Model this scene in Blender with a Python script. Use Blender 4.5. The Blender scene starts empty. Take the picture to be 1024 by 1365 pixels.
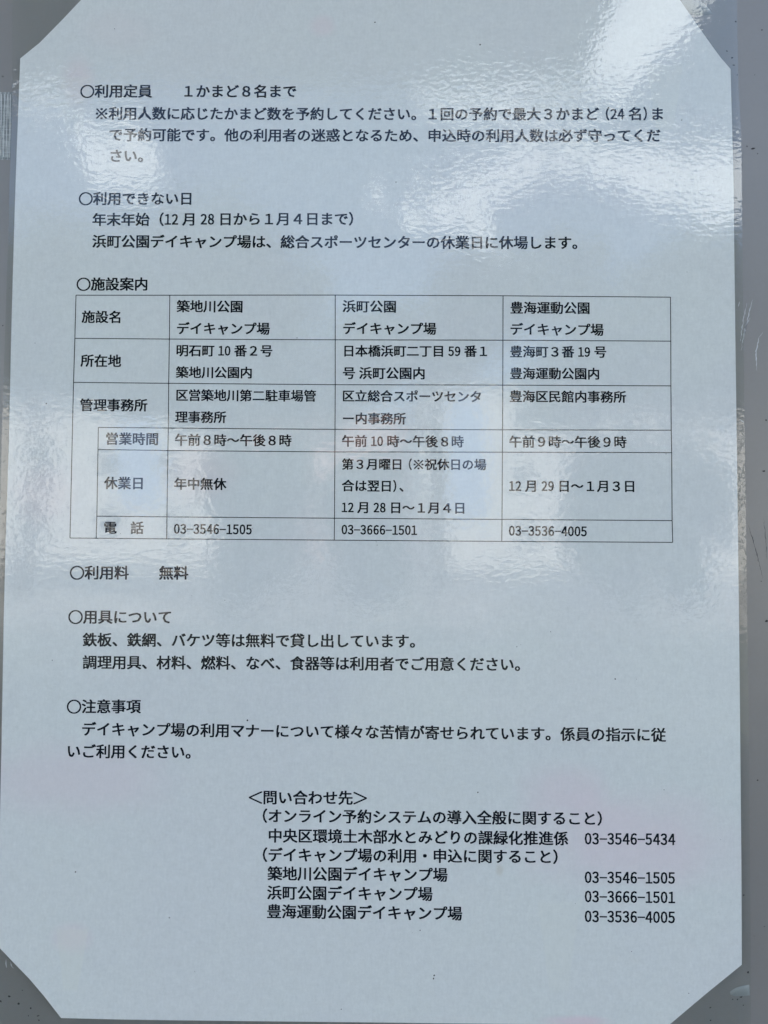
import bpy, bmesh, math, random
from mathutils import Vector, Matrix
from mathutils.geometry import delaunay_2d_cdt
random.seed(7)
S = bpy.context.scene
COL = S.collection

# ------------------------------------------------------------------ camera
EYE = 1.40                                   # height of the notice's centre above the ground
CAM = (6.49328, -13.92727, 215.58118)        # camera from the notice's centre: right, up, out (mm)
RX, RY, RZ = -0.04001338, -0.01156795, -0.00673479
cx, sx, cy, sy, cz, sz = math.cos(RX), math.sin(RX), math.cos(RY), math.sin(RY), math.cos(RZ), math.sin(RZ)
ROT = (Matrix(((cz, -sz, 0), (sz, cz, 0), (0, 0, 1))) @ Matrix(((1, 0, 0), (0, cx, -sx), (0, sx, cx)))
       @ Matrix(((cy, 0, sy), (0, 1, 0), (-sy, 0, cy))))          # notice axes -> camera axes
FPX = 1000.0                                 # focal length, in pixels of a 1024 x 1365 picture


def to_world(v):                             # (right, up, out) -> world axes
    return Vector((v[0], -v[2], v[1]))


cam_d = bpy.data.cameras.new('camera')
cam = bpy.data.objects.new('camera', cam_d)
COL.objects.link(cam)
cam_d.sensor_fit = 'VERTICAL'
cam_d.sensor_height = 36.0
cam_d.lens = 36.0 * FPX / 1365.0
cam_d.clip_start = 0.005
cam_d.clip_end = 2000
ax = [to_world(ROT[i]) for i in range(3)]
mw = Matrix((ax[0], ax[1], ax[2])).transposed().to_4x4()
mw.translation = to_world(CAM) * 0.001 + Vector((0, 0, EYE))
cam.matrix_world = mw
S.camera = cam
S.cycles.max_bounces = 6
S.cycles.diffuse_bounces = 3
S.cycles.glossy_bounces = 3
S.cycles.caustics_reflective = False
S.cycles.caustics_refractive = False

# ------------------------------------------------------------------ sky, sun, exposure
S.view_settings.view_transform = 'Standard'
S.view_settings.look = 'None'
S.view_settings.gamma = 1
S.view_settings.exposure = 2.0
SUN_EL, SUN_AZ = 46, 22                      # the sun stands behind the notice: its face is in shade
W = bpy.data.worlds.new('World')
S.world = W
W.use_nodes = True


class NT:
    def __init__(s, tree):
        s.t = tree
        tree.nodes.clear()

    def n(s, kind, ins=None, **kw):
        nd = s.t.nodes.new(kind)
        for k, v in kw.items():
            setattr(nd, k, v)
        for k, v in (ins or {}).items():
            sock = nd.inputs[k]
            if isinstance(v, bpy.types.NodeSocket):
                s.t.links.new(v, sock)
            else:
                sock.default_value = v
        return nd

    def math(s, op, a, b=0.0, c=0.0, clamp=False):
        return s.n('ShaderNodeMath', {0: a, 1: b, 2: c}, operation=op, use_clamp=clamp).outputs[0]

    def ramp(s, v, a, b, lo=0.0, hi=1.0, kind='SMOOTHSTEP'):
        return s.n('ShaderNodeMapRange', {0: v, 1: a, 2: b, 3: lo, 4: hi}, interpolation_type=kind).outputs[0]

    def mix(s, f, a, b, blend='MIX'):
        nd = s.n('ShaderNodeMix', data_type='RGBA', blend_type=blend)
        for i, v in ((0, f), (6, a), (7, b)):
            if isinstance(v, bpy.types.NodeSocket):
                s.t.links.new(v, nd.inputs[i])
            else:
                nd.inputs[i].default_value = v if i == 0 or len(v) == 4 else (*v, 1)
        return nd.outputs[2]

    def noise(s, vec, scale, detail=2.0, rough=0.5, dist=0.0):
        return s.n('ShaderNodeTexNoise', {'Vector': vec, 'Scale': scale, 'Detail': detail,
                                          'Roughness': rough, 'Distortion': dist}).outputs[0]

    def vmap(s, vec, scale=(1, 1, 1), loc=(0, 0, 0)):
        return s.n('ShaderNodeMapping', {'Vector': vec, 'Scale': scale, 'Location': loc}).outputs[0]


w = NT(W.node_tree)
sky = w.n('ShaderNodeTexSky', sky_type='NISHITA', sun_disc=False, sun_elevation=math.radians(SUN_EL),
          sun_rotation=math.radians(SUN_AZ), air_density=1.0, dust_density=1.2, ozone_density=1.0)
dirv = w.n('ShaderNodeTexCoord').outputs['Generated']
nz = w.noise(dirv, 5.0, 7.0, 0.58, 0.2)
val = w.math('MULTIPLY', w.math('SUBTRACT', nz, 0.655), 6.0)
# cloud banks: direction from the notice and angular radius
CLOUDS = [
    (-0.0356, -0.8392, 0.5427, 0.012), (0.0094, -0.8417, 0.5399, 0.022), (0.0483, -0.8433, 0.5352, 0.032), (0.0882, -0.8432, 0.5302, 0.036),
    (0.1294, -0.8403, 0.5265, 0.038), (0.17, -0.832, 0.5281, 0.038), (0.2104, -0.8186, 0.5344, 0.04), (0.2439, -0.8021, 0.5451, 0.048),
    (0.2662, -0.7836, 0.5613, 0.052), (0.2448, -0.8232, 0.5123, 0.02), (0.3786, -0.8355, 0.3982, 0.036), (0.3443, -0.8445, 0.4102, 0.034),
    (0.3137, -0.8509, 0.4213, 0.03), (0.2804, -0.8566, 0.4331, 0.028), (0.2451, -0.8608, 0.4462, 0.024), (0.2015, -0.8653, 0.4589, 0.024),
    (0.1613, -0.8725, 0.4613, 0.028), (0.1307, -0.8825, 0.4518, 0.026), (0.0978, -0.8951, 0.4351, 0.026), (0.0618, -0.9036, 0.424, 0.022),
    (0.0247, -0.9101, 0.4137, 0.018), (0.1078, -0.9077, 0.4056, 0.02), (0.1285, -0.9189, 0.3731, 0.02), (0.1667, -0.914, 0.37, 0.018),
    (0.0359, -0.8904, 0.4537, 0.008), (-0.0168, -0.9003, 0.4349, 0.01), (0.0802, -0.8883, 0.4523, 0.009), (-0.3921, -0.7783, 0.4904, 0.022),
    (-0.376, -0.7891, 0.4857, 0.016), (-0.3499, -0.8182, 0.4561, 0.014), (-0.3367, -0.834, 0.4372, 0.02), (-0.3005, -0.8458, 0.4408, 0.04),
    (-0.3311, -0.8448, 0.4204, 0.02),
]
blob = -10.0
for (d0, d1, d2, r) in CLOUDS:
    dt = w.n('ShaderNodeVectorMath', {0: dirv, 1: (d0, d1, d2)}, operation='DISTANCE').outputs['Value']
    bb_ = w.math('SUBTRACT', 1.0, w.math('DIVIDE', dt, r))
    blob = bb_ if isinstance(blob, float) else w.math('MAXIMUM', blob, bb_)
blob = w.math('ADD', blob, w.math('MULTIPLY', w.math('SUBTRACT', w.noise(dirv, 26.0, 6.0, 0.6), 0.5), 1.3))
cl = w.math('MAXIMUM', val, blob)
fac = w.ramp(cl, 0.0, 0.32)
shade = w.ramp(w.noise(dirv, 9.0, 5.0), 0.3, 0.7, 0.75, 1.0)
cloud = w.n('ShaderNodeVectorMath', {0: (12.6, 13.3, 13.7), 'Scale': shade}, operation='SCALE').outputs[0]
skyc = w.mix(fac, sky.outputs[0], cloud)
bg = w.n('ShaderNodeBackground', {'Color': skyc, 'Strength': 0.12})
out = w.n('ShaderNodeOutputWorld', {'Surface': bg.outputs[0]})

sun_d = bpy.data.lights.new('sun', 'SUN')
sun = bpy.data.objects.new('sun', sun_d)
COL.objects.link(sun)
sun_d.energy = 4.0
sun_d.angle = math.radians(0.5)
sun_d.color = (1.0, 0.95, 0.87)
el, az = math.radians(SUN_EL), math.radians(SUN_AZ)
to_sun = Vector((math.sin(az) * math.cos(el), math.cos(az) * math.cos(el), math.sin(el)))
sun.rotation_euler = to_sun.to_track_quat('Z', 'Y').to_euler()
sun.location = to_sun * 30


# ------------------------------------------------------------------ helpers
def mat(name):
    m = bpy.data.materials.new(name)
    m.use_nodes = True
    nt = NT(m.node_tree)
    return m, nt


def finish(nt, shader):
    nt.n('ShaderNodeOutputMaterial', {'Surface': shader})


def simple(name, col, rough=0.6, spec=0.4, var=0.12, scale=6.0, bump=0.0, bscale=40.0):
    m, t = mat(name)
    co = t.n('ShaderNodeTexCoord').outputs['Object']
    f = t.noise(co, scale, 5.0, 0.6)
    c = t.mix(f, tuple(x * (1 - var) for x in col), tuple(min(1, x * (1 + var)) for x in col))
    ins = {'Base Color': c, 'Roughness': rough, 'Specular IOR Level': spec}
    if bump:
        ins['Normal'] = t.n('ShaderNodeBump', {'Height': t.noise(co, bscale, 3.0), 'Distance': bump, 'Strength': 1.0}).outputs[0]
    finish(t, t.n('ShaderNodeBsdfPrincipled', ins).outputs[0])
    return m


def mesh_obj(name, verts, faces, material, parent=None, smooth=False, loc=None):
    me = bpy.data.meshes.new(name)
    me.from_pydata(verts, [], faces)
    me.update()
    if smooth:
        me.polygons.foreach_set('use_smooth', [True] * len(me.polygons))
    me.materials.append(material)
    o = bpy.data.objects.new(name, me)
    COL.objects.link(o)
    if parent:
        o.parent = parent
    if loc:
        o.location = loc
    return o


def thing(name, label, cat, loc=(0, 0, 0), group=None):
    o = bpy.data.objects.new(name, None)
    COL.objects.link(o)
    o.empty_display_size = 0.1
    o.location = loc
    o['label'] = label
    o['category'] = cat
    if group:
        o['group'] = group
    return o


def box(x0, x1, y0, y1, z0, z1, bevel=0.0):
    bm = bmesh.new()
    bmesh.ops.create_cube(bm, size=1)
    for v in bm.verts:
        v.co = Vector(((x0 + x1) / 2 + v.co.x * (x1 - x0), (y0 + y1) / 2 + v.co.y * (y1 - y0), (z0 + z1) / 2 + v.co.z * (z1 - z0)))
    if bevel:
        bmesh.ops.bevel(bm, geom=bm.edges[:], offset=bevel, segments=2, profile=0.6, affect='EDGES')
    bm.verts.index_update()
    vs = [v.co[:] for v in bm.verts]
    fs = [[v.index for v in f.verts] for f in bm.faces]
    bm.free()
    return vs, fs


def join(parts):
    V, F = [], []
    for vs, fs in parts:
        b = len(V)
        V += list(vs)
        F += [[i + b for i in f] for f in fs]
    return V, F


# ------------------------------------------------------------------ the notice: shape of the laminated sheet
# all notice geometry is in metres about its centre: x right, z up, -y towards the reader
def H(x, z):                                  # how far (mm) the sheet stands off a flat plane at x, z (mm)
    h = 0.26 * math.sin(x / 41.0 + 0.6) * math.cos(z / 58.0 + 0.3)
    h += 0.17 * math.sin(z / 33.0 + x / 90.0 + 1.1)
    h += 0.03 * math.sin(x / 13.0 + 0.7) * math.sin(z / 17.0 + 0.2)
    h += 0.02 * math.sin((x + 0.6 * z) / 11.0 + 2.0)
    return h


def on_sheet(px, py, off=0.0):                # a place of the notice (mm) seen at px, py
    d = ROT.transposed() @ Vector(((px - 512) / FPX, -(py - 682.5) / FPX, -1))
    h = 0.0
    for _ in range(4):
        s = (CAM[2] - h - off) / -d[2]
        x, z = CAM[0] + d[0] * s, CAM[1] + d[1] * s
        h = H(x, z)
    return x, z


def on_board(px, py, depth):                  # the same for the board, depth mm behind the sheet
    d = ROT.transposed() @ Vector(((px - 512) / FPX, -(py - 682.5) / FPX, -1))
    s = (CAM[2] + depth) / -d[2]
    return CAM[0] + d[0] * s, CAM[1] + d[1] * s


def loc3(x, z, off=0.0):
    return (x * 0.001, -(H(x, z) + off) * 0.001, z * 0.001)


def sheet(outline, front, back, step=3.0):    # closed thin slab over an outline (mm), following H
    xs = [p[0] for p in outline]
    zs = [p[1] for p in outline]
    n = len(outline)
    pts = [Vector(p) for p in outline]

    def inside(x, z):
        c = False
        for i in range(n):
            (x1, z1), (x2, z2) = outline[i], outline[i - 1]
            if (z1 > z) != (z2 > z) and x < (x2 - x1) * (z - z1) / (z2 - z1) + x1:
                c = not c
        if not c:
            return False
        for i in range(n):
            a, b = Vector(outline[i]), Vector(outline[i - 1])
            t = max(0, min(1, (Vector((x, z)) - a).dot(b - a) / max(1e-9, (b - a).length_squared)))
            if (Vector((x, z)) - a.lerp(b, t)).length < 0.6:
                return False
        return True
    z = min(zs)
    while z < max(zs):
        x = min(xs)
        while x < max(xs):
            if inside(x, z):
                pts.append(Vector((x, z)))
            x += step
        z += step
    co, _, fs, _, _, _ = delaunay_2d_cdt(pts, [(i, (i + 1) % n) for i in range(n)], [], 1, 1e-4)
    V = [loc3(p[0], p[1], front) for p in co] + [loc3(p[0], p[1], back) for p in co]
    m = len(co)
    F = []
    edges = {}
    for f in fs:
        f = list(f)
        a = sum((co[f[i]][0] * co[f[(i + 1) % len(f)]][1] - co[f[(i + 1) % len(f)]][0] * co[f[i]][1]) for i in range(len(f)))
        if a < 0:
            f.reverse()
        F.append(f)
        F.append([i + m for i in reversed(f)])
        for i in range(len(f)):
            e = (f[i], f[(i + 1) % len(f)])
            edges[e] = 1
    for (a, b) in list(edges):                # rim on vertices of its own, so that the faces stay smooth up to it
        if (b, a) not in edges:
            k = len(V)
            V += [V[b], V[a], V[a + m], V[b + m]]
            F.append([k, k + 1, k + 2, k + 3])
    return V, F


def densify(poly, step=4.0):
    out_ = []
    for i in range(len(poly)):
        a, b = poly[i], poly[(i + 1) % len(poly)]
        k = max(1, int(math.hypot(a[0] - b[0], a[1] - b[1]) / step))
        for j in range(k):
            out_.append((a[0] + (b[0] - a[0]) * j / k, a[1] + (b[1] - a[1]) * j / k))
    return out_


# ------------------------------------------------------------------ materials of the notice
def paper_material():
    m, t = mat('paper')
    co = t.n('ShaderNodeTexCoord').outputs['Object']
    sep = t.n('ShaderNodeSeparateXYZ', {0: co})
    X, Z = sep.outputs[0], sep.outputs[2]
    base = (0.768, 0.768, 0.760)
    fine = t.noise(t.vmap(co, (1, 1, 1)), 1500.0, 3.0, 0.7)
    mid = t.noise(co, 260.0, 4.0, 0.6)
    weave_v = t.noise(t.vmap(co, (1300, 1, 420)), 1.0, 2.0, 0.6)
    weave_h = t.noise(t.vmap(co, (500, 1, 900)), 1.0, 2.0, 0.6)
    s = t.math('ADD', t.math('ADD', fine, mid), t.math('ADD', weave_v, weave_h))
    v = t.ramp(s, 1.45, 2.55, 0.925, 1.06, 'LINEAR')
    c = t.n('ShaderNodeVectorMath', {0: base, 'Scale': v}, operation='SCALE').outputs[0]
    tone = t.ramp(t.noise(co, 14.0, 3.0, 0.6), 0.35, 0.65)
    c = t.mix(t.math('MULTIPLY', tone, 0.5), c, t.mix(1.0, c, (0.975, 0.955, 0.99), 'MULTIPLY'))
    wob = t.math('MULTIPLY', t.math('SUBTRACT', t.noise(co, 60.0, 3.0), 0.5), 0.9)

    # print of the sheet behind that shows through: (px, py, half width, half height, colour, strength)
    SHOW = [(105, 108, 24, 34, (0.84, 0.66, 0.68), .30), (160, 40, 50, 30, (0.83, 0.70, 0.72), .14),
            (430, 35, 16, 14, (0.86, 0.66, 0.70), .22), (100, 1040, 130, 48, (0.80, 0.66, 0.72), .32),
            (840, 1120, 130, 60, (0.83, 0.66, 0.73), .42), (755, 1050, 55, 32, (0.83, 0.66, 0.72), .30),
            (95, 1250, 24, 18, (0.84, 0.68, 0.72), .35), (268, 630, 50, 38, (0.86, 0.70, 0.70), .25),
            (55, 660, 40, 40, (0.86, 0.70, 0.72), .22), (770, 1362, 40, 8, (0.86, 0.6, 0.68), .4),
            (666, 1160, 5, 7, (0.60, 0.52, 0.42), .25)]
    for (px, py, a, b, colr, k) in SHOW:
        x0, z0 = on_sheet(px, py)
        dx = t.math('DIVIDE', t.math('SUBTRACT', X, x0 * .001), a * .00022)
        dz = t.math('DIVIDE', t.math('SUBTRACT', Z, z0 * .001), b * .00022)
        r = t.math('SQRT', t.math('ADD', t.math('MULTIPLY', dx, dx), t.math('MULTIPLY', dz, dz)))
        f = t.ramp(t.math('ADD', r, wob), 0.3, 1.4, min(.5, k * 1.3), 0.0)
        c = t.mix(f, c, colr)
    # cream tapering shapes, one near each corner
    for (px, py, a, b, k) in [(95, 1280, 20, 40, .40), (745, 1262, 27, 58, .30), (886, 130, 24, 46, .45), (100, 140, 22, 40, .3)]:
        x0, z0 = on_sheet(px, py)
        v_ = t.math('DIVIDE', t.math('SUBTRACT', Z, z0 * .001), b * .00022)
        wdt = t.ramp(v_, -1.0, 1.0, 0.45, 1.05, 'LINEAR')
        u_ = t.math('DIVIDE', t.math('ABSOLUTE', t.math('DIVIDE', t.math('SUBTRACT', X, x0 * .001), a * .00022)), wdt)
        r = t.math('MAXIMUM', u_, t.math('ABSOLUTE', v_))
        f = t.ramp(t.math('ADD', r, t.math('MULTIPLY', wob, 0.35)), 0.88, 1.06, k, 0.0)
        c = t.mix(f, c, (0.80, 0.79, 0.74))
    finish(t, t.n('ShaderNodeBsdfPrincipled', {'Base Color': c, 'Roughness': 0.85, 'Specular IOR Level': 0.0}).outputs[0])
    return m


def film_material():
    m, t = mat('laminating_film')
    co = t.n('ShaderNodeTexCoord').outputs['Object']
    peb = t.noise(t.vmap(co, (400, 1, 700)), 1.0, 1.5, 0.5, 0.4)
    peb2 = t.noise(t.vmap(co, (950, 1, 900)), 1.0, 1.0, 0.5)
    patch = t.ramp(t.noise(co, 22.0, 2.0), 0.35, 0.65, 0.55, 1.15)
    hh = t.math('MULTIPLY', t.math('ADD', peb, t.math('MULTIPLY', peb2, 0.35)), patch)
    swell = t.noise(co, 38.0, 2.0, 0.5)
    hh = t.math('ADD', hh, t.math('MULTIPLY', swell, 1.0))
    bmp = t.n('ShaderNodeBump', {'Height': hh, 'Distance': 0.000032, 'Strength': 1.0})
    inc = t.n('ShaderNodeNewGeometry').outputs['Incoming']
    dp = t.n('ShaderNodeVectorMath', {0: inc, 1: bmp.outputs[0]}, operation='DOT_PRODUCT').outputs['Value']
    gr = t.math('POWER', t.math('SUBTRACT', 1.0, t.math('ABSOLUTE', dp), clamp=True), 5.0)
    fr = t.math('ADD', 0.047, t.math('MULTIPLY', gr, 0.944))     # Schlick, the film and the gloss of its back together
    gl = t.n('ShaderNodeBsdfAnisotropic', {'Color': (1, 1, 1, 1), 'Roughness': 0.02, 'Normal': bmp.outputs[0]}, distribution='GGX')
    tr = t.n('ShaderNodeBsdfTransparent', {'Color': (0.975, 0.985, 0.98, 1)})
    bk = t.n('ShaderNodeNewGeometry').outputs['Backfacing']      # the rear face lies against the board: weaker gloss
    fr = t.math('MULTIPLY', fr, t.math('SUBTRACT', 1.0, t.math('MULTIPLY', bk, 0.8)))
    mx = t.n('ShaderNodeMixShader', {0: fr, 1: tr.outputs[0], 2: gl.outputs[0]})
    finish(t, mx.outputs[0])
    return m


def board_material():
    m, t = mat('grey_board')
    co = t.n('ShaderNodeTexCoord').outputs['Object']
    a = t.noise(co, 25.0, 5.0, 0.6)
    b = t.noise(co, 900.0, 3.0, 0.7)
    c = t.mix(a, (0.216, 0.200, 0.194), (0.254, 0.237, 0.229))
    c = t.mix(t.ramp(b, 0.35, 0.75, 0.0, 0.16), c, (0.26, 0.26, 0.27))
    c = t.mix(t.ramp(t.noise(t.vmap(co, (1, 1, 1), (3, 1, 2)), 420.0, 3.0, 0.6), 0.73, 0.78), c, (0.05, 0.05, 0.05))
    bmp = t.n('ShaderNodeBump', {'Height': t.noise(co, 70.0, 3.0), 'Distance': 0.0002, 'Strength': 0.5})
    finish(t, t.n('ShaderNodeBsdfPrincipled', {'Base Color': c, 'Roughness': 0.33, 'Specular IOR Level': 0.85,
                                               'Normal': bmp.outputs[0]}).outputs[0])
    return m


M_PAPER = paper_material()
M_FILM = film_material()
M_BOARD = board_material()
M_INK = simple('black_ink', (0.006, 0.007, 0.014), 0.7, 0.1, 0.1, 400)
M_RULE = simple('rule_ink', (0.012, 0.013, 0.02), 0.7, 0.1, 0.1, 400)
M_SPECK = simple('dark_speck', (0.05, 0.045, 0.045), 0.8, 0.2)
M_SCRATCH = simple('pale_scratch', (0.62, 0.62, 0.64), 0.6, 0.3, 0.3, 700)
M_PALE = simple('pale_grey_patch', (0.30, 0.31, 0.31), 0.5, 0.5, 0.08, 200)

# ------------------------------------------------------------------ board, laminated notice
BOARD_Y = 1.9                                 # mm from the notice's mean plane back to the board
board = thing('notice_board', 'scuffed grey painted board behind the laminated paper notice', 'notice board', (0, 0, EYE))
vs, fs = box(-0.45, 0.45, BOARD_Y * .001, 0.022, -0.34, 0.34, 0.001)
mesh_obj('panel', vs, fs, M_BOARD, board)

notice = thing('laminated_notice', 'laminated white paper notice with corners cut off, printed in black Japanese, fixed to grey board',
               'notice', (0, 0, EYE))
edge_px = [(27, 78), (53, 57), (84, 25.5), (108, 0), (120, -12)]
out_px = []
TL, TR, BR, BL = (-105.0, 148.5), (105.0, 148.5), (105.0, -148.5), (-105.0, -148.5)
out_px += [on_sheet(*p) for p in [(27, 78), (21, 240), (15, 450), (12, 590), (7.6, 720), (5, 830), (2, 1000), (0, 1090), (-3, 1261)]]
out_px += [on_sheet(*p) for p in [(0, 1264), (17, 1282), (39, 1304.5), (59, 1328), (81.5, 1357)]]
out_px += [on_sheet(*p) for p in [(160, 1359), (500, 1363), (890, 1368)]]
out_px += [on_sheet(*p) for p in [(943.3, 1323), (989, 1286)]]
out_px += [on_sheet(*p) for p in [(988.5, 1165), (987, 1000), (984, 720), (981, 500), (978, 240), (974, 92)]]
out_px += [on_sheet(*p) for p in [(961, 77), (951.4, 64), (930, 34), (906.5, 0), (900, -9)]]
out_px += [on_sheet(*p) for p in [(500, -10), (118, -10), (108, 0), (84, 25.5), (53, 57)]]
PAPER_OUT = densify(out_px)
V, F = sheet(PAPER_OUT, 0.0, -0.1)
paper = mesh_obj('paper_sheet', V, F, M_PAPER, notice, True)
for p in paper.data.polygons:
    if abs(p.normal.y) < 0.5:
        p.use_smooth = False

film_px = [(17, -14), (16, 120), (12, 300), (2, 600), (-3, 800), (-6, 1100), (-9, 1380), (500, 1386), (1001, 1388),
           (1000.5, 1250), (998, 950), (995, 750), (993, 600), (990.5, 400), (988.5, 210), (987.5, 170), (984, 100), (982, -14), (500, -22)]
FILM_OUT = densify([on_sheet(*p) for p in film_px])
V, F = sheet(FILM_OUT, 0.10, -0.15, 2.5)
film = mesh_obj('clear_film', V, F, M_FILM, notice, True)
for p in film.data.polygons:
    if abs(p.normal.y) < 0.5:
        p.use_smooth = False

# ------------------------------------------------------------------ lettering
GL = {}


def circle_glyph(r, th, cx0, cy0, n=40):
    vs_, fs_ = [], []
    for i in range(n):
        a = 2 * math.pi * i / n
        vs_ += [(cx0 + math.cos(a) * r, cy0 + math.sin(a) * r), (cx0 + math.cos(a) * (r - th), cy0 + math.sin(a) * (r - th))]
    for i in range(n):
        j = (i + 1) % n
        fs_.append((2 * i, 2 * j, 2 * j + 1, 2 * i + 1))
    return vs_, fs_


def dot_glyph(r, cx0, cy0, n=10):
    return [(cx0 + math.cos(2 * math.pi * i / n) * r, cy0 + math.sin(2 * math.pi * i / n) * r) for i in range(n)], [tuple(range(n))]


def bar_glyph(x0, y0, x1, y1, th):
    d = Vector((x1 - x0, y1 - y0)).normalized() * th / 2
    return [(x0 + d.y, y0 - d.x), (x1 + d.y, y1 - d.x), (x1 - d.y, y1 + d.x), (x0 - d.y, y0 + d.x)], [(0, 1, 2, 3)]


GL['〇'] = circle_glyph(0.46, 0.052, 0.5, 0.36)
GL['※'] = join([bar_glyph(.16, .02, .84, .70, .055), bar_glyph(.16, .70, .49, .37, .055), bar_glyph(.51, .35, .84, .02, .055),
                dot_glyph(.065, .5, .68), dot_glyph(.065, .5, .04), dot_glyph(.065, .18, .36), dot_glyph(.065, .82, .36)])
GL['-'] = bar_glyph(0.03, 0.35, 0.47, 0.35, 0.06)
GL['＜'] = join([bar_glyph(.12, .36, .95, .74, .055), bar_glyph(.12, .36, .95, -.02, .055)])
GL['＞'] = join([bar_glyph(.88, .36, .05, .74, .055), bar_glyph(.88, .36, .05, -.02, .055)])
BOLD = 0.026


def glyph(ch):
    if ch in GL:
        return GL[ch]
    if ch in '0123456789':                    # half-width figures: the full-width ones drawn narrow
        gv, gf = glyph(chr(ord(ch) - 48 + 0xFF10))
        GL[ch] = ([((x - 0.5) * 0.74 + 0.25, y) for x, y in gv], gf)
        return GL[ch]
    if ch in '()':
        gv, gf = glyph('（' if ch == '(' else '）')
        mx = 0.82 if ch == '(' else 0.18
        GL[ch] = ([((x - mx) * 0.8 + 0.25 + (0.08 if ch == '(' else -0.08), y) for x, y in gv], gf)
        return GL[ch]
    cu = bpy.data.curves.new('glyph', 'FONT')
    cu.body = ch
    cu.size = 1
    cu.resolution_u = 2
    ob = bpy.data.objects.new('glyph', cu)
    COL.objects.link(ob)
    dg = bpy.context.evaluated_depsgraph_get()
    me = bpy.data.meshes.new_from_object(ob.evaluated_get(dg))
    vs_ = [(v.co.x, v.co.y) for v in me.vertices]
    fs_ = [tuple(p.vertices) for p in me.polygons]
    bpy.data.objects.remove(ob)
    bpy.data.curves.remove(cu)
    bpy.data.meshes.remove(me)
    GL[ch] = (vs_, fs_)
    return GL[ch]


HALF = set('0123456789-()')


def width(s):
    return sum(0.25 if c == '_' else 0.5 if c in HALF else 1.0 for c in s)


ROWS = {}


def text_line(s, x0, x1, y0, y1, em=None):
    """one printed line from x0 to x1 (outer edges of its first and last em boxes), middle height y0 to y1"""
    a, b = Vector(on_sheet(x0, y0)), Vector(on_sheet(x1, y1))
    n = width(s)
    e = (b - a).length / n
    u = (b - a).normalized()
    up = Vector((-u.y, u.x))
    hgt = (em or e)
    V_, F_ = [], []
    pen = 0.0
    for c in s:
        wd = 0.25 if c == '_' else 0.5 if c in HALF else 1.0
        if c not in '_　':
            gv, gf = glyph(c)
            for (ox, oy, lift) in ((-BOLD, -BOLD * .6, 0.035), (BOLD, BOLD * .6, 0.037), (-BOLD, BOLD * .6, 0.039), (BOLD, -BOLD * .6, 0.041)):   # ink spread
                base = len(V_)
                for (gx, gy) in gv:
                    p = a + u * ((pen + gx + ox) * e) + up * ((gy - 0.36 + oy) * hgt * 0.98)
                    V_.append(loc3(p.x, p.y, lift))
                F_ += [[i + base for i in f] for f in gf]
        pen += wd
    return mesh_obj('text_line', V_, F_, M_INK, paper)


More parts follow.
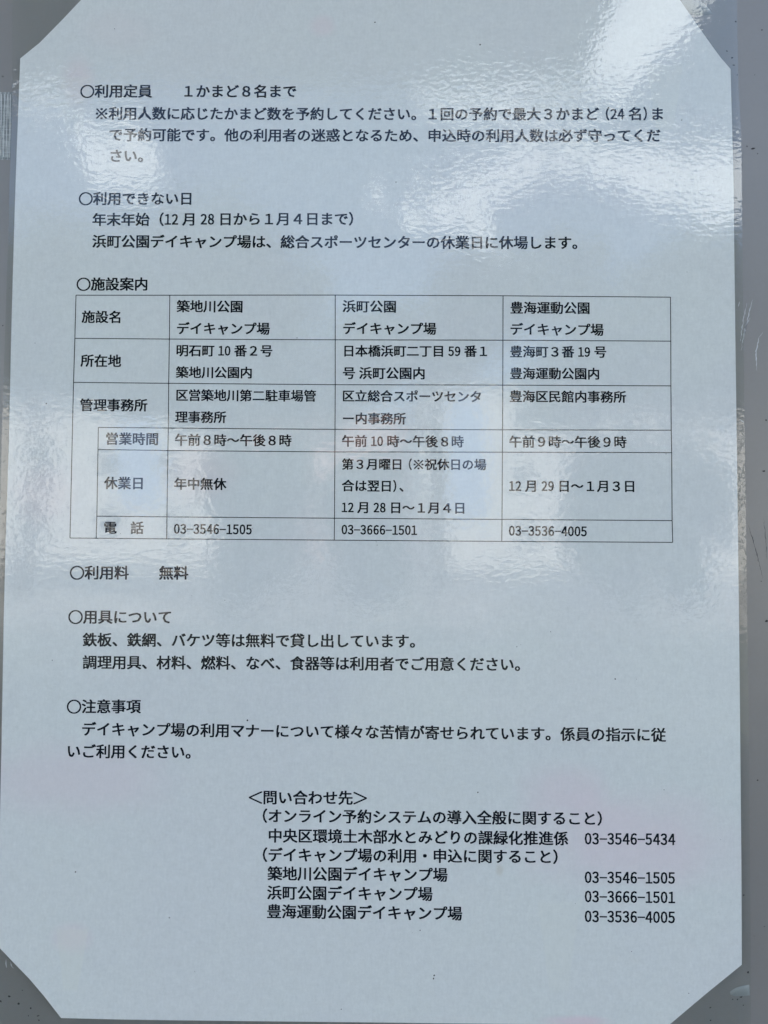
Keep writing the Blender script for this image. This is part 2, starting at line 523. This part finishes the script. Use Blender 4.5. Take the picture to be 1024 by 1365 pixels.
LINES = [
    ('〇利用定員　　１かまど８名まで', 107, 396, 122, 122),
    ('※利用人数に応じたかまど数を予約してください。１回の予約で最大３かまど_(24_名)ま', 126, 886, 151.5, 152),
    ('で予約可能です。他の利用者の迷惑となるため、申込時の利用人数は必ず守ってくだ', 145, 881, 180, 181),
    ('さい。', 145, 203, 208, 208),
    ('〇利用できない日', 105, 258, 265, 265),
    ('年末年始（12_月_28_日から１月４日まで）', 123, 484, 293, 292),
    ('浜町公園デイキャンプ場は、総合スポーツセンターの休業日に休場します。', 123, 782, 322, 324),
    ('〇施設案内', 102, 198, 379, 379),
    ('施設名', 109, 163, 422.5, 423), ('所在地', 107.5, 162, 481, 481.5), ('管理事務所', 106.5, 197, 540, 540.5),
    ('営業時間', 140.5, 212, 585, 585.5), ('休業日', 139, 193, 644, 644.5), ('電　話', 138, 192, 703.5, 704),
    ('築地川公園', 235.5, 324.5, 408.5, 409), ('デイキャンプ場', 235, 360, 438, 438.5),
    ('明石町_10_番２号', 234.5, 364, 467.5, 468), ('築地川公園内', 234.5, 337, 496.5, 497),
    ('区営築地川第二駐車場管', 234, 422, 527, 528), ('理事務所', 233.5, 302, 556, 556.5),
    ('午前８時～午後８時', 233, 389, 586.5, 587.5), ('年中無休', 232, 302, 645, 645.5), ('03-3546-1505', 231.5, 336.5, 705, 706),
    ('浜町公園', 456.5, 529, 408.5, 409), ('デイキャンプ場', 456.5, 582, 438, 438.5),
    ('日本橋浜町二丁目_59_番１', 456.5, 653, 468, 468.5), ('号_浜町公園内', 456.5, 567.5, 497.5, 498),
    ('区立総合スポーツセンタ', 456, 643, 528, 529), ('ー内事務所', 456, 541.5, 558, 558.5),
    ('午前_10_時～午後８時', 455.5, 618.5, 588, 589), ('第３月曜日_(※祝休日の場', 455.5, 648.5, 619, 619.5),
    ('合は翌日)、', 455.5, 549, 647.5, 648.5), ('12_月_28_日～１月４日', 455, 621.5, 676.5, 677.5),
    ('03-3666-1501', 455, 556.5, 706, 707),
    ('豊海運動公園', 680, 787, 410.5, 411), ('デイキャンプ場', 679.5, 805, 439, 440),
    ('豊海町３番_19_号', 679.5, 809, 469, 469.5), ('豊海運動公園内', 679.5, 800, 498, 498.5),
    ('豊海区民館内事務所', 679, 835, 528.5, 529.5), ('午前９時～午後９時', 678.5, 835.5, 589, 589.5),
    ('12_月_29_日～１月３日', 678, 848, 648, 648.5), ('03-3536-4005', 678, 783, 707.5, 708.5),
    ('〇利用料　　無料', 93, 251.5, 763.5, 764), ('〇用具について', 91, 230, 822.5, 823),
    ('鉄板、鉄網、バケツ等は無料で貸し出しています。', 110, 566, 853, 855),
    ('調理用具、材料、燃料、なべ、食器等は利用者でご用意ください。', 110, 706, 883, 886),
    ('〇注意事項', 89, 188, 942, 942),
    ('デイキャンプ場の利用マナーについて様々な苦情が寄せられています。係員の指示に従', 108.5, 888, 972, 980),
    ('いご利用ください。', 88.5, 267, 1001.5, 1003),
    ('＜問い合わせ先＞', 330, 491, 1063, 1064),
    ('（オンライン予約システムの導入全般に関すること）', 337, 816, 1087.5, 1091.5),
    ('中央区環境土木部水とみどりの課緑化推進係', 357, 758, 1114, 1118), ('03-3546-5434', 779, 900.5, 1118, 1119),
    ('（デイキャンプ場の利用・申込に関すること）', 337, 757, 1139.5, 1142.5),
    ('築地川公園デイキャンプ場', 356.5, 597, 1164.5, 1166.5), ('03-3546-1505', 779, 900.5, 1169.5, 1170.5),
    ('浜町公園デイキャンプ場', 356, 577, 1190, 1192), ('03-3666-1501', 779, 900.5, 1195, 1196.5),
    ('豊海運動公園デイキャンプ場', 355.5, 616.5, 1215, 1218), ('03-3536-4005', 779, 900.5, 1221.5, 1223),
]
for ln in LINES:
    text_line(*ln)


# ------------------------------------------------------------------ ruled table
def ribbon(pts_mm, th, off=0.03):
    pts = []
    for i in range(len(pts_mm) - 1):
        a, b = Vector(pts_mm[i]), Vector(pts_mm[i + 1])
        k = max(1, int((b - a).length / 4))
        pts += [a.lerp(b, j / k) for j in range(k)]
    pts.append(Vector(pts_mm[-1]))
    V_, F_ = [], []
    for i, p in enumerate(pts):
        q0, q1 = pts[max(0, i - 1)], pts[min(len(pts) - 1, i + 1)]
        d = (q1 - q0).normalized()
        nrm = Vector((-d.y, d.x)) * th / 2
        V_ += [loc3(*(p + nrm), off), loc3(*(p - nrm), off)]
    for i in range(len(pts) - 1):
        F_.append([2 * i, 2 * i + 1, 2 * i + 3, 2 * i + 2])
    return V_, F_


TH = 0.235
hor = [[(101.5, 393.5), (226.5, 393.6), (447, 393.4), (670.7, 394.3), (893.8, 396.2)],
       [(100, 451), (226, 452), (447, 453), (670.5, 453.5), (894.2, 454.8)],
       [(98.2, 509.7), (225, 511), (447, 512.8), (670.3, 513.4), (894.4, 514.4)],
       [(131.3, 569.8), (224.5, 570.6), (446.7, 572.4), (670, 572.9), (894.8, 573.5)],
       [(130.8, 599.2), (224, 600.6), (446.5, 602.4), (669.8, 602.8), (895.4, 603.4)],
       [(129.3, 688), (222.7, 689), (446, 690.8), (669.3, 692.4), (896, 694)],
       [(93.5, 717.2), (222.3, 718.3), (445.7, 720), (669, 721.7), (896.7, 723)]]
ver = [[hor[i][0] for i in (0, 1, 2)] + [hor[6][0]],
       [hor[3][0], hor[4][0], hor[5][0], (128.4, 717.6)]]
for k in (1, 2, 3, 4):
    ver.append([h_[k] for h_ in hor])
for h_ in hor:
    V, F = ribbon([on_sheet(*p) for p in h_], TH, 0.030)
    mesh_obj('table_rule', V, F, M_RULE, paper)
for v_ in ver:
    V, F = ribbon([on_sheet(*p) for p in v_], TH, 0.034)
    mesh_obj('table_rule', V, F, M_RULE, paper)


# ------------------------------------------------------------------ small marks
def blot(x, z, r, place, n=9, stretch=1.0, ang=0.0, jag=0.3):
    vs_ = []
    for i in range(n):
        a = 2 * math.pi * i / n
        rr = r * (1 + random.uniform(-jag, jag))
        u_, v_ = math.cos(a) * rr * stretch, math.sin(a) * rr
        vs_.append(place(x + u_ * math.cos(ang) - v_ * math.sin(ang), z + u_ * math.sin(ang) + v_ * math.cos(ang)))
    return vs_, [tuple(range(n))]


def flat_board(off):
    return lambda x, z: (x * .001, (BOARD_Y - off) * .001, z * .001)


sheet_place = lambda x, z: loc3(x, z, 0.112)
parts = []
for (px, py) in [(528, 243), (689, 862), (101, 1162), (226, 1223), (62, 538), (578, 1304), (579, 1300), (918, 1324), (842, 1268),
                 (637, 1056), (734, 842), (330, 960), (455, 1345), (300, 800), (560, 1240), (820, 905), (500, 30), (640, 60), (70, 880)]:
    x, z = on_sheet(px, py)
    parts.append(blot(x, z, random.uniform(0.12, 0.24), sheet_place))
for _ in range(26):
    x, z = on_sheet(random.uniform(30, 970), random.uniform(20, 1340))
    parts.append(blot(x, z, random.uniform(0.06, 0.13), sheet_place))
V, F = join(parts)
o = mesh_obj('dust_speck', V, F, M_SPECK, film)
o['kind'] = 'stuff'

fb = flat_board(0.02)
parts = []
for (px, py, r) in [(981, 29, .4), (969, 68, .3), (976, 77, .45), (978, 87, .35), (996, 195, .35), (1004, 198, .55), (1010, 205, .3),
                    (983, 100, .2), (1018, 628, .5), (1022, 828, .7), (1015, 775, .25), (4, 102, .35), (4, 434, .3), (1, 1335, .5), (13, 1328, .4),
                    (25, 1338, .5), (41, 1344, .45), (38, 1354, .3), (51, 1354, .35), (52, 1360, .35), (30, 1320, .2), (997, 1296, .5),
                    (983, 1332, .35), (988, 1329, .4), (977, 1332, .3), (947, 1343, .35), (947, 1360, .3), (991, 1340, .25), (1021, 560, .4),
                    (1010, 1040, .3), (1019, 1235, .25), (1006, 100, .2), (1016, 40, .3)]:
    x, z = on_board(px, py, BOARD_Y)
    parts.append(blot(x, z, r * .55, fb, 8, random.uniform(1, 1.8), random.uniform(-.5, .5), 0.45))
V, F = join(parts)
o = mesh_obj('dirt_speck', V, F, M_SPECK, board)
o['kind'] = 'stuff'


def scratch(pts, th, material, name='scratch', jitter=0.12):
    P = [Vector(on_board(*p, BOARD_Y)) for p in pts]
    q = []
    for i in range(len(P) - 1):
        k = max(2, int((P[i + 1] - P[i]).length / 0.5))
        for j in range(k):
            q.append(P[i].lerp(P[i + 1], j / k) + Vector((random.uniform(-jitter, jitter), 0)))
    q.append(P[-1])
    V_, F_ = [], []
    for i, p in enumerate(q):
        t_ = th * random.uniform(0.25, 1.0) * (0.2 + math.sin(math.pi * i / (len(q) - 1)))
        V_ += [fb(p.x - t_ / 2, p.y), fb(p.x + t_ / 2, p.y)]
    for i in range(len(q) - 1):
        F_.append([2 * i, 2 * i + 1, 2 * i + 3, 2 * i + 2])
    return mesh_obj(name, V_, F_, material, board)


scratch([(1003, 400), (998, 420), (993, 440), (988, 467)], .34, M_SCRATCH)
scratch([(996, 404), (991, 425), (987, 455)], .26, M_SCRATCH)
scratch([(1000, 424), (995, 432), (990, 452)], .5, M_SCRATCH)
scratch([(986, 402), (984, 409)], .3, M_SCRATCH)
scratch([(1017, 443), (1012, 450), (1008, 468), (1009, 494)], .30, M_SCRATCH)
scratch([(986, 559), (992, 563)], .8, M_SCRATCH, 'paint_chip')
scratch([(998, 700), (1008, 735), (1017, 771)], .28, simple('dark_scratch', (.08, .08, .085), .6))
scratch([(1018, 690), (1021, 720), (1022, 745)], .2, bpy.data.materials['dark_scratch'])
scratch([(8, 1278), (9, 1290)], .3, M_SCRATCH)
scratch([(14, 1282), (16, 1289), (19, 1291)], .3, M_SCRATCH)


def pale_patch(outline, th=0.25):  # slightly raised pale patch on the board
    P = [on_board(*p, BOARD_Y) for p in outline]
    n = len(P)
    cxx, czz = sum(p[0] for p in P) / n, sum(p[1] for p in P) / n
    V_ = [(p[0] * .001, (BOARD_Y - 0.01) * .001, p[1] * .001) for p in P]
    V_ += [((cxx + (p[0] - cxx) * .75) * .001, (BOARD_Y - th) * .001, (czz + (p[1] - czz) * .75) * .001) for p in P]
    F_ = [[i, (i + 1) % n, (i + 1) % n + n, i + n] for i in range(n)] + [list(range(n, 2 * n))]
    return mesh_obj('pale_blob', V_, F_, M_PALE, board, True)


pale_patch([(905, -8), (928, -2), (940, 6), (947, 14), (950, 19), (944, 20), (930, 21), (922, 19), (912, 10)])
pale_patch([(973, 1322), (980, 1317), (990, 1314), (999, 1312.5), (999.5, 1327), (990, 1328), (980, 1328), (974, 1326)])

# ------------------------------------------------------------------ filament tape at the left edge
M_TAPE, t = mat('filament_tape')
co = t.n('ShaderNodeTexCoord').outputs['Object']
f1 = t.noise(t.vmap(co, (2600, 1, 90)), 1.0, 2.0)
f2 = t.noise(t.vmap(co, (260, 1, 2200)), 1.0, 2.0)
f = t.ramp(t.math('ADD', f1, t.math('MULTIPLY', f2, .5)), 0.6, 0.95)
c = t.mix(f, (0.26, 0.28, 0.29), (0.62, 0.65, 0.66))
df = t.n('ShaderNodeBsdfPrincipled', {'Base Color': c, 'Roughness': 0.35, 'Normal': t.n('ShaderNodeBump', {'Height': f1, 'Distance': .0001, 'Strength': .6}).outputs[0]})
tr = t.n('ShaderNodeBsdfTransparent')
finish(t, t.n('ShaderNodeMixShader', {0: 0.75, 1: tr.outputs[0], 2: df.outputs[0]}).outputs[0])
tape = thing('adhesive_tape', 'clear ribbed strapping tape stuck on the grey board at the left of the notice', 'tape', (0, 0, EYE))
xa, za = on_board(-60, 123, BOARD_Y)
xb, zb = on_board(16.5, 123, BOARD_Y)
xc, zc = on_board(14.5, 213, BOARD_Y)
V_, F_ = [], []
NT_, NZ = 70, 22
for j in range(NZ + 1):
    z = za + (zc - za) * j / NZ
    xr = xb + (xc - xb) * j / NZ
    for i in range(NT_ + 1):
        x = xa + (xr - xa) * i / NT_
        zz = z
        if j == NZ:
            zz += random.uniform(-.25, .25)
        if j == 0:
            zz += random.uniform(-.08, .08)
        V_.append((x * .001, (BOARD_Y - 0.06 - 0.10 * abs(math.sin(x * 3.3))) * .001, zz * .001))
for j in range(NZ):
    for i in range(NT_):
        a = j * (NT_ + 1) + i
        F_.append([a, a + NT_ + 1, a + NT_ + 2, a + 1])
mesh_obj('tape_film', V_, F_, M_TAPE, tape, True)
M_FIL = simple('tape_filament', (0.84, 0.86, 0.87), 0.35, 0.5, 0.25, 900)
for px in (2.5, 6.5, 10.5, 14.5):
    x0, z0 = on_board(px, 126, BOARD_Y)
    x1, z1 = on_board(px - 1.5 + random.uniform(-.5, .5), 210 + random.uniform(-3, 2), BOARD_Y)
    V_, F_ = [], []
    for j in range(16):
        u_ = j / 15
        x = x0 + (x1 - x0) * u_ + random.uniform(-.03, .03)
        z = z0 + (z1 - z0) * u_
        th = random.uniform(.10, .22)
        V_ += [(x * .001 - th * .0005, (BOARD_Y - .10) * .001, z * .001), (x * .001, (BOARD_Y - .27) * .001, z * .001), (x * .001 + th * .0005, (BOARD_Y - .10) * .001, z * .001)]
        if j:
            b = 3 * j
            F_ += [[b - 3, b, b + 1, b - 2], [b - 2, b + 1, b + 2, b - 1]]
    mesh_obj('filament', V_, F_, M_FIL, tape, True)

# ------------------------------------------------------------------ the place in front of the notice, seen mirrored in its film
M_WALL = simple('rendered_wall', (0.42, 0.41, 0.39), 0.9, 0.2, 0.1, 2.0, 0.002, 60)
vs, fs = box(-7, 7, 0.0235, 0.30, 0.0, 5.6, 0.004)
o = mesh_obj('wall', vs, fs, M_WALL)
o['kind'] = 'structure'
M_CAN = simple('canopy_paint', (0.72, 0.71, 0.68), 0.7, 0.3, 0.1, 1.0)
can = thing('canopy', 'pale flat entrance canopy over the notice board, seen only in reflection', 'canopy', (0, 0.02, 4.00))
vs, fs = box(-7, 1.03, -3.95, 0, 0, 0.22, 0.01)
mesh_obj('roof_slab', vs, fs, M_CAN, can)
vs, fs = box(-7.02, 1.05, -3.99, -3.955, -0.02, 0.26, 0.004)
mesh_obj('fascia', vs, fs, M_CAN, can)

M_GROUND, t = mat('pale_paving')
co = t.n('ShaderNodeTexCoord').outputs['Object']
a = t.noise(co, 0.5, 6.0, 0.65)
b = t.noise(co, 30.0, 4.0, 0.7)
c = t.mix(t.ramp(a, .42, .58), (0.13, 0.12, 0.10), (0.58, 0.55, 0.49))
c = t.mix(t.ramp(b, .4, .7, 0, .5), c, (0.28, 0.26, 0.23))
finish(t, t.n('ShaderNodeBsdfPrincipled', {'Base Color': c, 'Roughness': 0.9, 'Specular IOR Level': 0.2}).outputs[0])
o = mesh_obj('ground', [(-400, -500, 0), (400, -500, 0), (400, 300, 0), (-400, 300, 0)], [(0, 1, 2, 3)], M_GROUND)
o['kind'] = 'structure'
M_SHADED_LAWN = simple('shaded_lawn', (0.11, 0.125, 0.10), 0.95, 0.1, 0.5, 3.0, 0.02, 30)  # dark colour stands in for the shade on the near ground
o = mesh_obj('shaded_lawn', [(-14, -11.5, 0.004), (14, -11.5, 0.004), (14, -1.5, 0.004), (-14, -1.5, 0.004)], [(0, 1, 2, 3)], M_SHADED_LAWN)
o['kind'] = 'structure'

M_LEAF = simple('leaf', (0.05, 0.075, 0.03), 0.6, 0.3, 0.4, 2.0)
M_BARK = simple('bark', (0.09, 0.07, 0.055), 0.9, 0.2, 0.3, 8.0)


def leaves(n, rx, ry, rz, size, lobes=9):
    cs = []
    for _ in range(lobes):
        a, e_ = random.uniform(0, 2 * math.pi), random.uniform(-1, 1)
        r = random.uniform(.25, .7)
        cs.append(Vector((math.cos(a) * r * rx, math.sin(a) * r * ry, e_ * .6 * rz)))
    V_, F_ = [], []
    for _ in range(n):
        c0 = random.choice(cs)
        while True:
            d = Vector((random.uniform(-1, 1), random.uniform(-1, 1), random.uniform(-1, 1)))
            if d.length < 1:
                break
        p = c0 + Vector((d.x * rx, d.y * ry, d.z * rz)) * .45
        u_ = Vector((random.gauss(0, 1), random.gauss(0, 1), random.gauss(0, 1))).normalized()
        v_ = u_.cross(Vector((random.gauss(0, 1), random.gauss(0, 1), random.gauss(0, 1)))).normalized()
        s = size * random.uniform(.6, 1.3)
        b = len(V_)
        V_ += [(p + u_ * s)[:], (p + v_ * s * .5)[:], (p - u_ * s)[:], (p - v_ * s * .5)[:]]
        F_.append([b, b + 1, b + 2, b + 3])
    return V_, F_


def tube(pts, radii, n=8):
    V_, F_ = [], []
    for p, r in zip(pts, radii):
        for i in range(n):
            a = 2 * math.pi * i / n
            V_.append((p[0] + math.cos(a) * r, p[1] + math.sin(a) * r, p[2]))
    for j in range(len(pts) - 1):
        for i in range(n):
            k = (i + 1) % n
            F_.append([j * n + i, j * n + k, (j + 1) * n + k, (j + 1) * n + i])
    F_.append(list(range((len(pts) - 1) * n, len(pts) * n)))
    return V_, F_


def tree(x, y, h, r, low, label):
    t_ = thing('broadleaf_tree', label, 'tree', (x, y, 0), 'trees across the lawn')
    V_, F_ = tube([(0, 0, 0), (.05, 0, low * .6), (-.03, .05, low), (.1, 0, (low + h) / 2)], [.24, .19, .16, .07])
    mesh_obj('trunk', V_, F_, M_BARK, t_, True)
    V_, F_ = leaves(5200, r, r, (h - low) / 2 * 1.1, .17)
    c_ = mesh_obj('crown', V_, F_, M_LEAF, t_)
    c_.location = (0, 0, (h + low) / 2)


tree(-8.4, -17, 8.6, 3.2, 4.3, 'broadleaf tree farthest left across the lawn, seen only in reflection')
tree(-3.4, -15.5, 8.2, 3.2, 3.6, 'low broad tree left of the middle across the lawn, seen only in reflection')
tree(0.9, -16.5, 8.0, 2.8, 4.9, 'broadleaf tree in the middle across the lawn, seen only in reflection')
tree(5.0, -15.5, 9.0, 2.6, 4.2, 'tall dense tree right of the middle across the lawn, seen only in reflection')
tree(8.6, -17, 8.7, 3.0, 4.3, 'tallest broadleaf tree farthest right across the lawn, seen only in reflection')


def added_bush(x, y, rx, h, label):  # added foliage that darkens the film's reflection below the crowns
    t_ = thing('added_bush', label, 'added_bush', (x, y, 0), 'bushes added under the trees')
    V_, F_ = leaves(4200, rx, rx * .6, h / 2 * 1.05, .12)
    c_ = mesh_obj('foliage', V_, F_, M_LEAF, t_)
    c_.location = (0, 0, h * .5)


added_bush(-2.7, -13.2, 1.1, 3.2, 'tall dark foliage left of the middle tree, added to darken the reflection')
added_bush(-0.9, -13.4, 1.3, 3.3, 'wide dark foliage in front of the middle tree, added to darken the reflection')
added_bush(5.35, -13.6, 1.1, 3.7, 'dark foliage at the right end of the row, added to darken the reflection')
added_bush(3.9, -13.4, 1.2, 3.8, 'large dark foliage in front of the right trees, added to darken the reflection')

M_ROOFING = simple('roofing', (0.2, 0.2, 0.2), 0.8)
M_FAC = simple('pale_facade', (0.74, 0.72, 0.67), 0.8, 0.2, 0.06, 0.8)
M_BLUE = simple('added_blue_panel', (0.40, 0.53, 0.76), 0.4, 0.5, 0.1, 1.0)
M_GLASS = simple('dark_window', (0.05, 0.06, 0.07), 0.1, 0.5, 0.1, 1.0)
M_ROOF = simple('pink_render', (0.66, 0.50, 0.46), 0.8, 0.2, 0.06, 0.8)


def house(x0, x1, y, h, m, label, panels=()):
    hs = thing('house', label, 'house', ((x0 + x1) / 2, y, 0), 'houses beyond the trees')
    w_ = (x1 - x0) / 2
    vs_, fs_ = box(-w_, w_, -9, 0, 0, h, .05)
    mesh_obj('wall', vs_, fs_, m, hs)
    vs_, fs_ = box(-w_ - .3, w_ + .3, -9.3, .3, h + .003, h + .35, .05)
    mesh_obj('roof', vs_, fs_, M_ROOFING, hs)
    k = int(w_ * 2 / 3)
    for fl in range(int(h / 3)):
        for i in range(k):
            xx = -w_ + (i + .5) * w_ * 2 / k
            if any(a_ < xx + (x0 + x1) / 2 < b_ for a_, b_ in panels):
                continue
            vs_, fs_ = box(xx - .5, xx + .5, 0.002, .06, fl * 3 + 1.1, fl * 3 + 2.3, .01)
            mesh_obj('window', vs_, fs_, M_GLASS, hs)
    for a_, b_ in panels:  # panels added to tint patches of the reflection blue
        vs_, fs_ = box(a_ - (x0 + x1) / 2, b_ - (x0 + x1) / 2, 0.002, .12, 2.6, h - .6, .02)
        mesh_obj('added_blue_panel', vs_, fs_, M_BLUE, hs)
    return hs


house(-26, -9.5, -37, 7.5, M_FAC, 'pale sunlit house on the left beyond the trees, seen only in reflection', [(-14.0, -11.8)])
house(-8.5, 1.0, -41, 8.5, M_ROOF, 'pinkish house in the middle beyond the trees, seen only in reflection')
house(1.3, 11.5, -36, 9.4, M_FAC, 'pale house with an added blue panel right of the middle, seen only in reflection', [(2.7, 4.4)])
house(13.0, 28.0, -38, 9.0, M_FAC, 'tallest pale house on the far right, seen only in reflection')
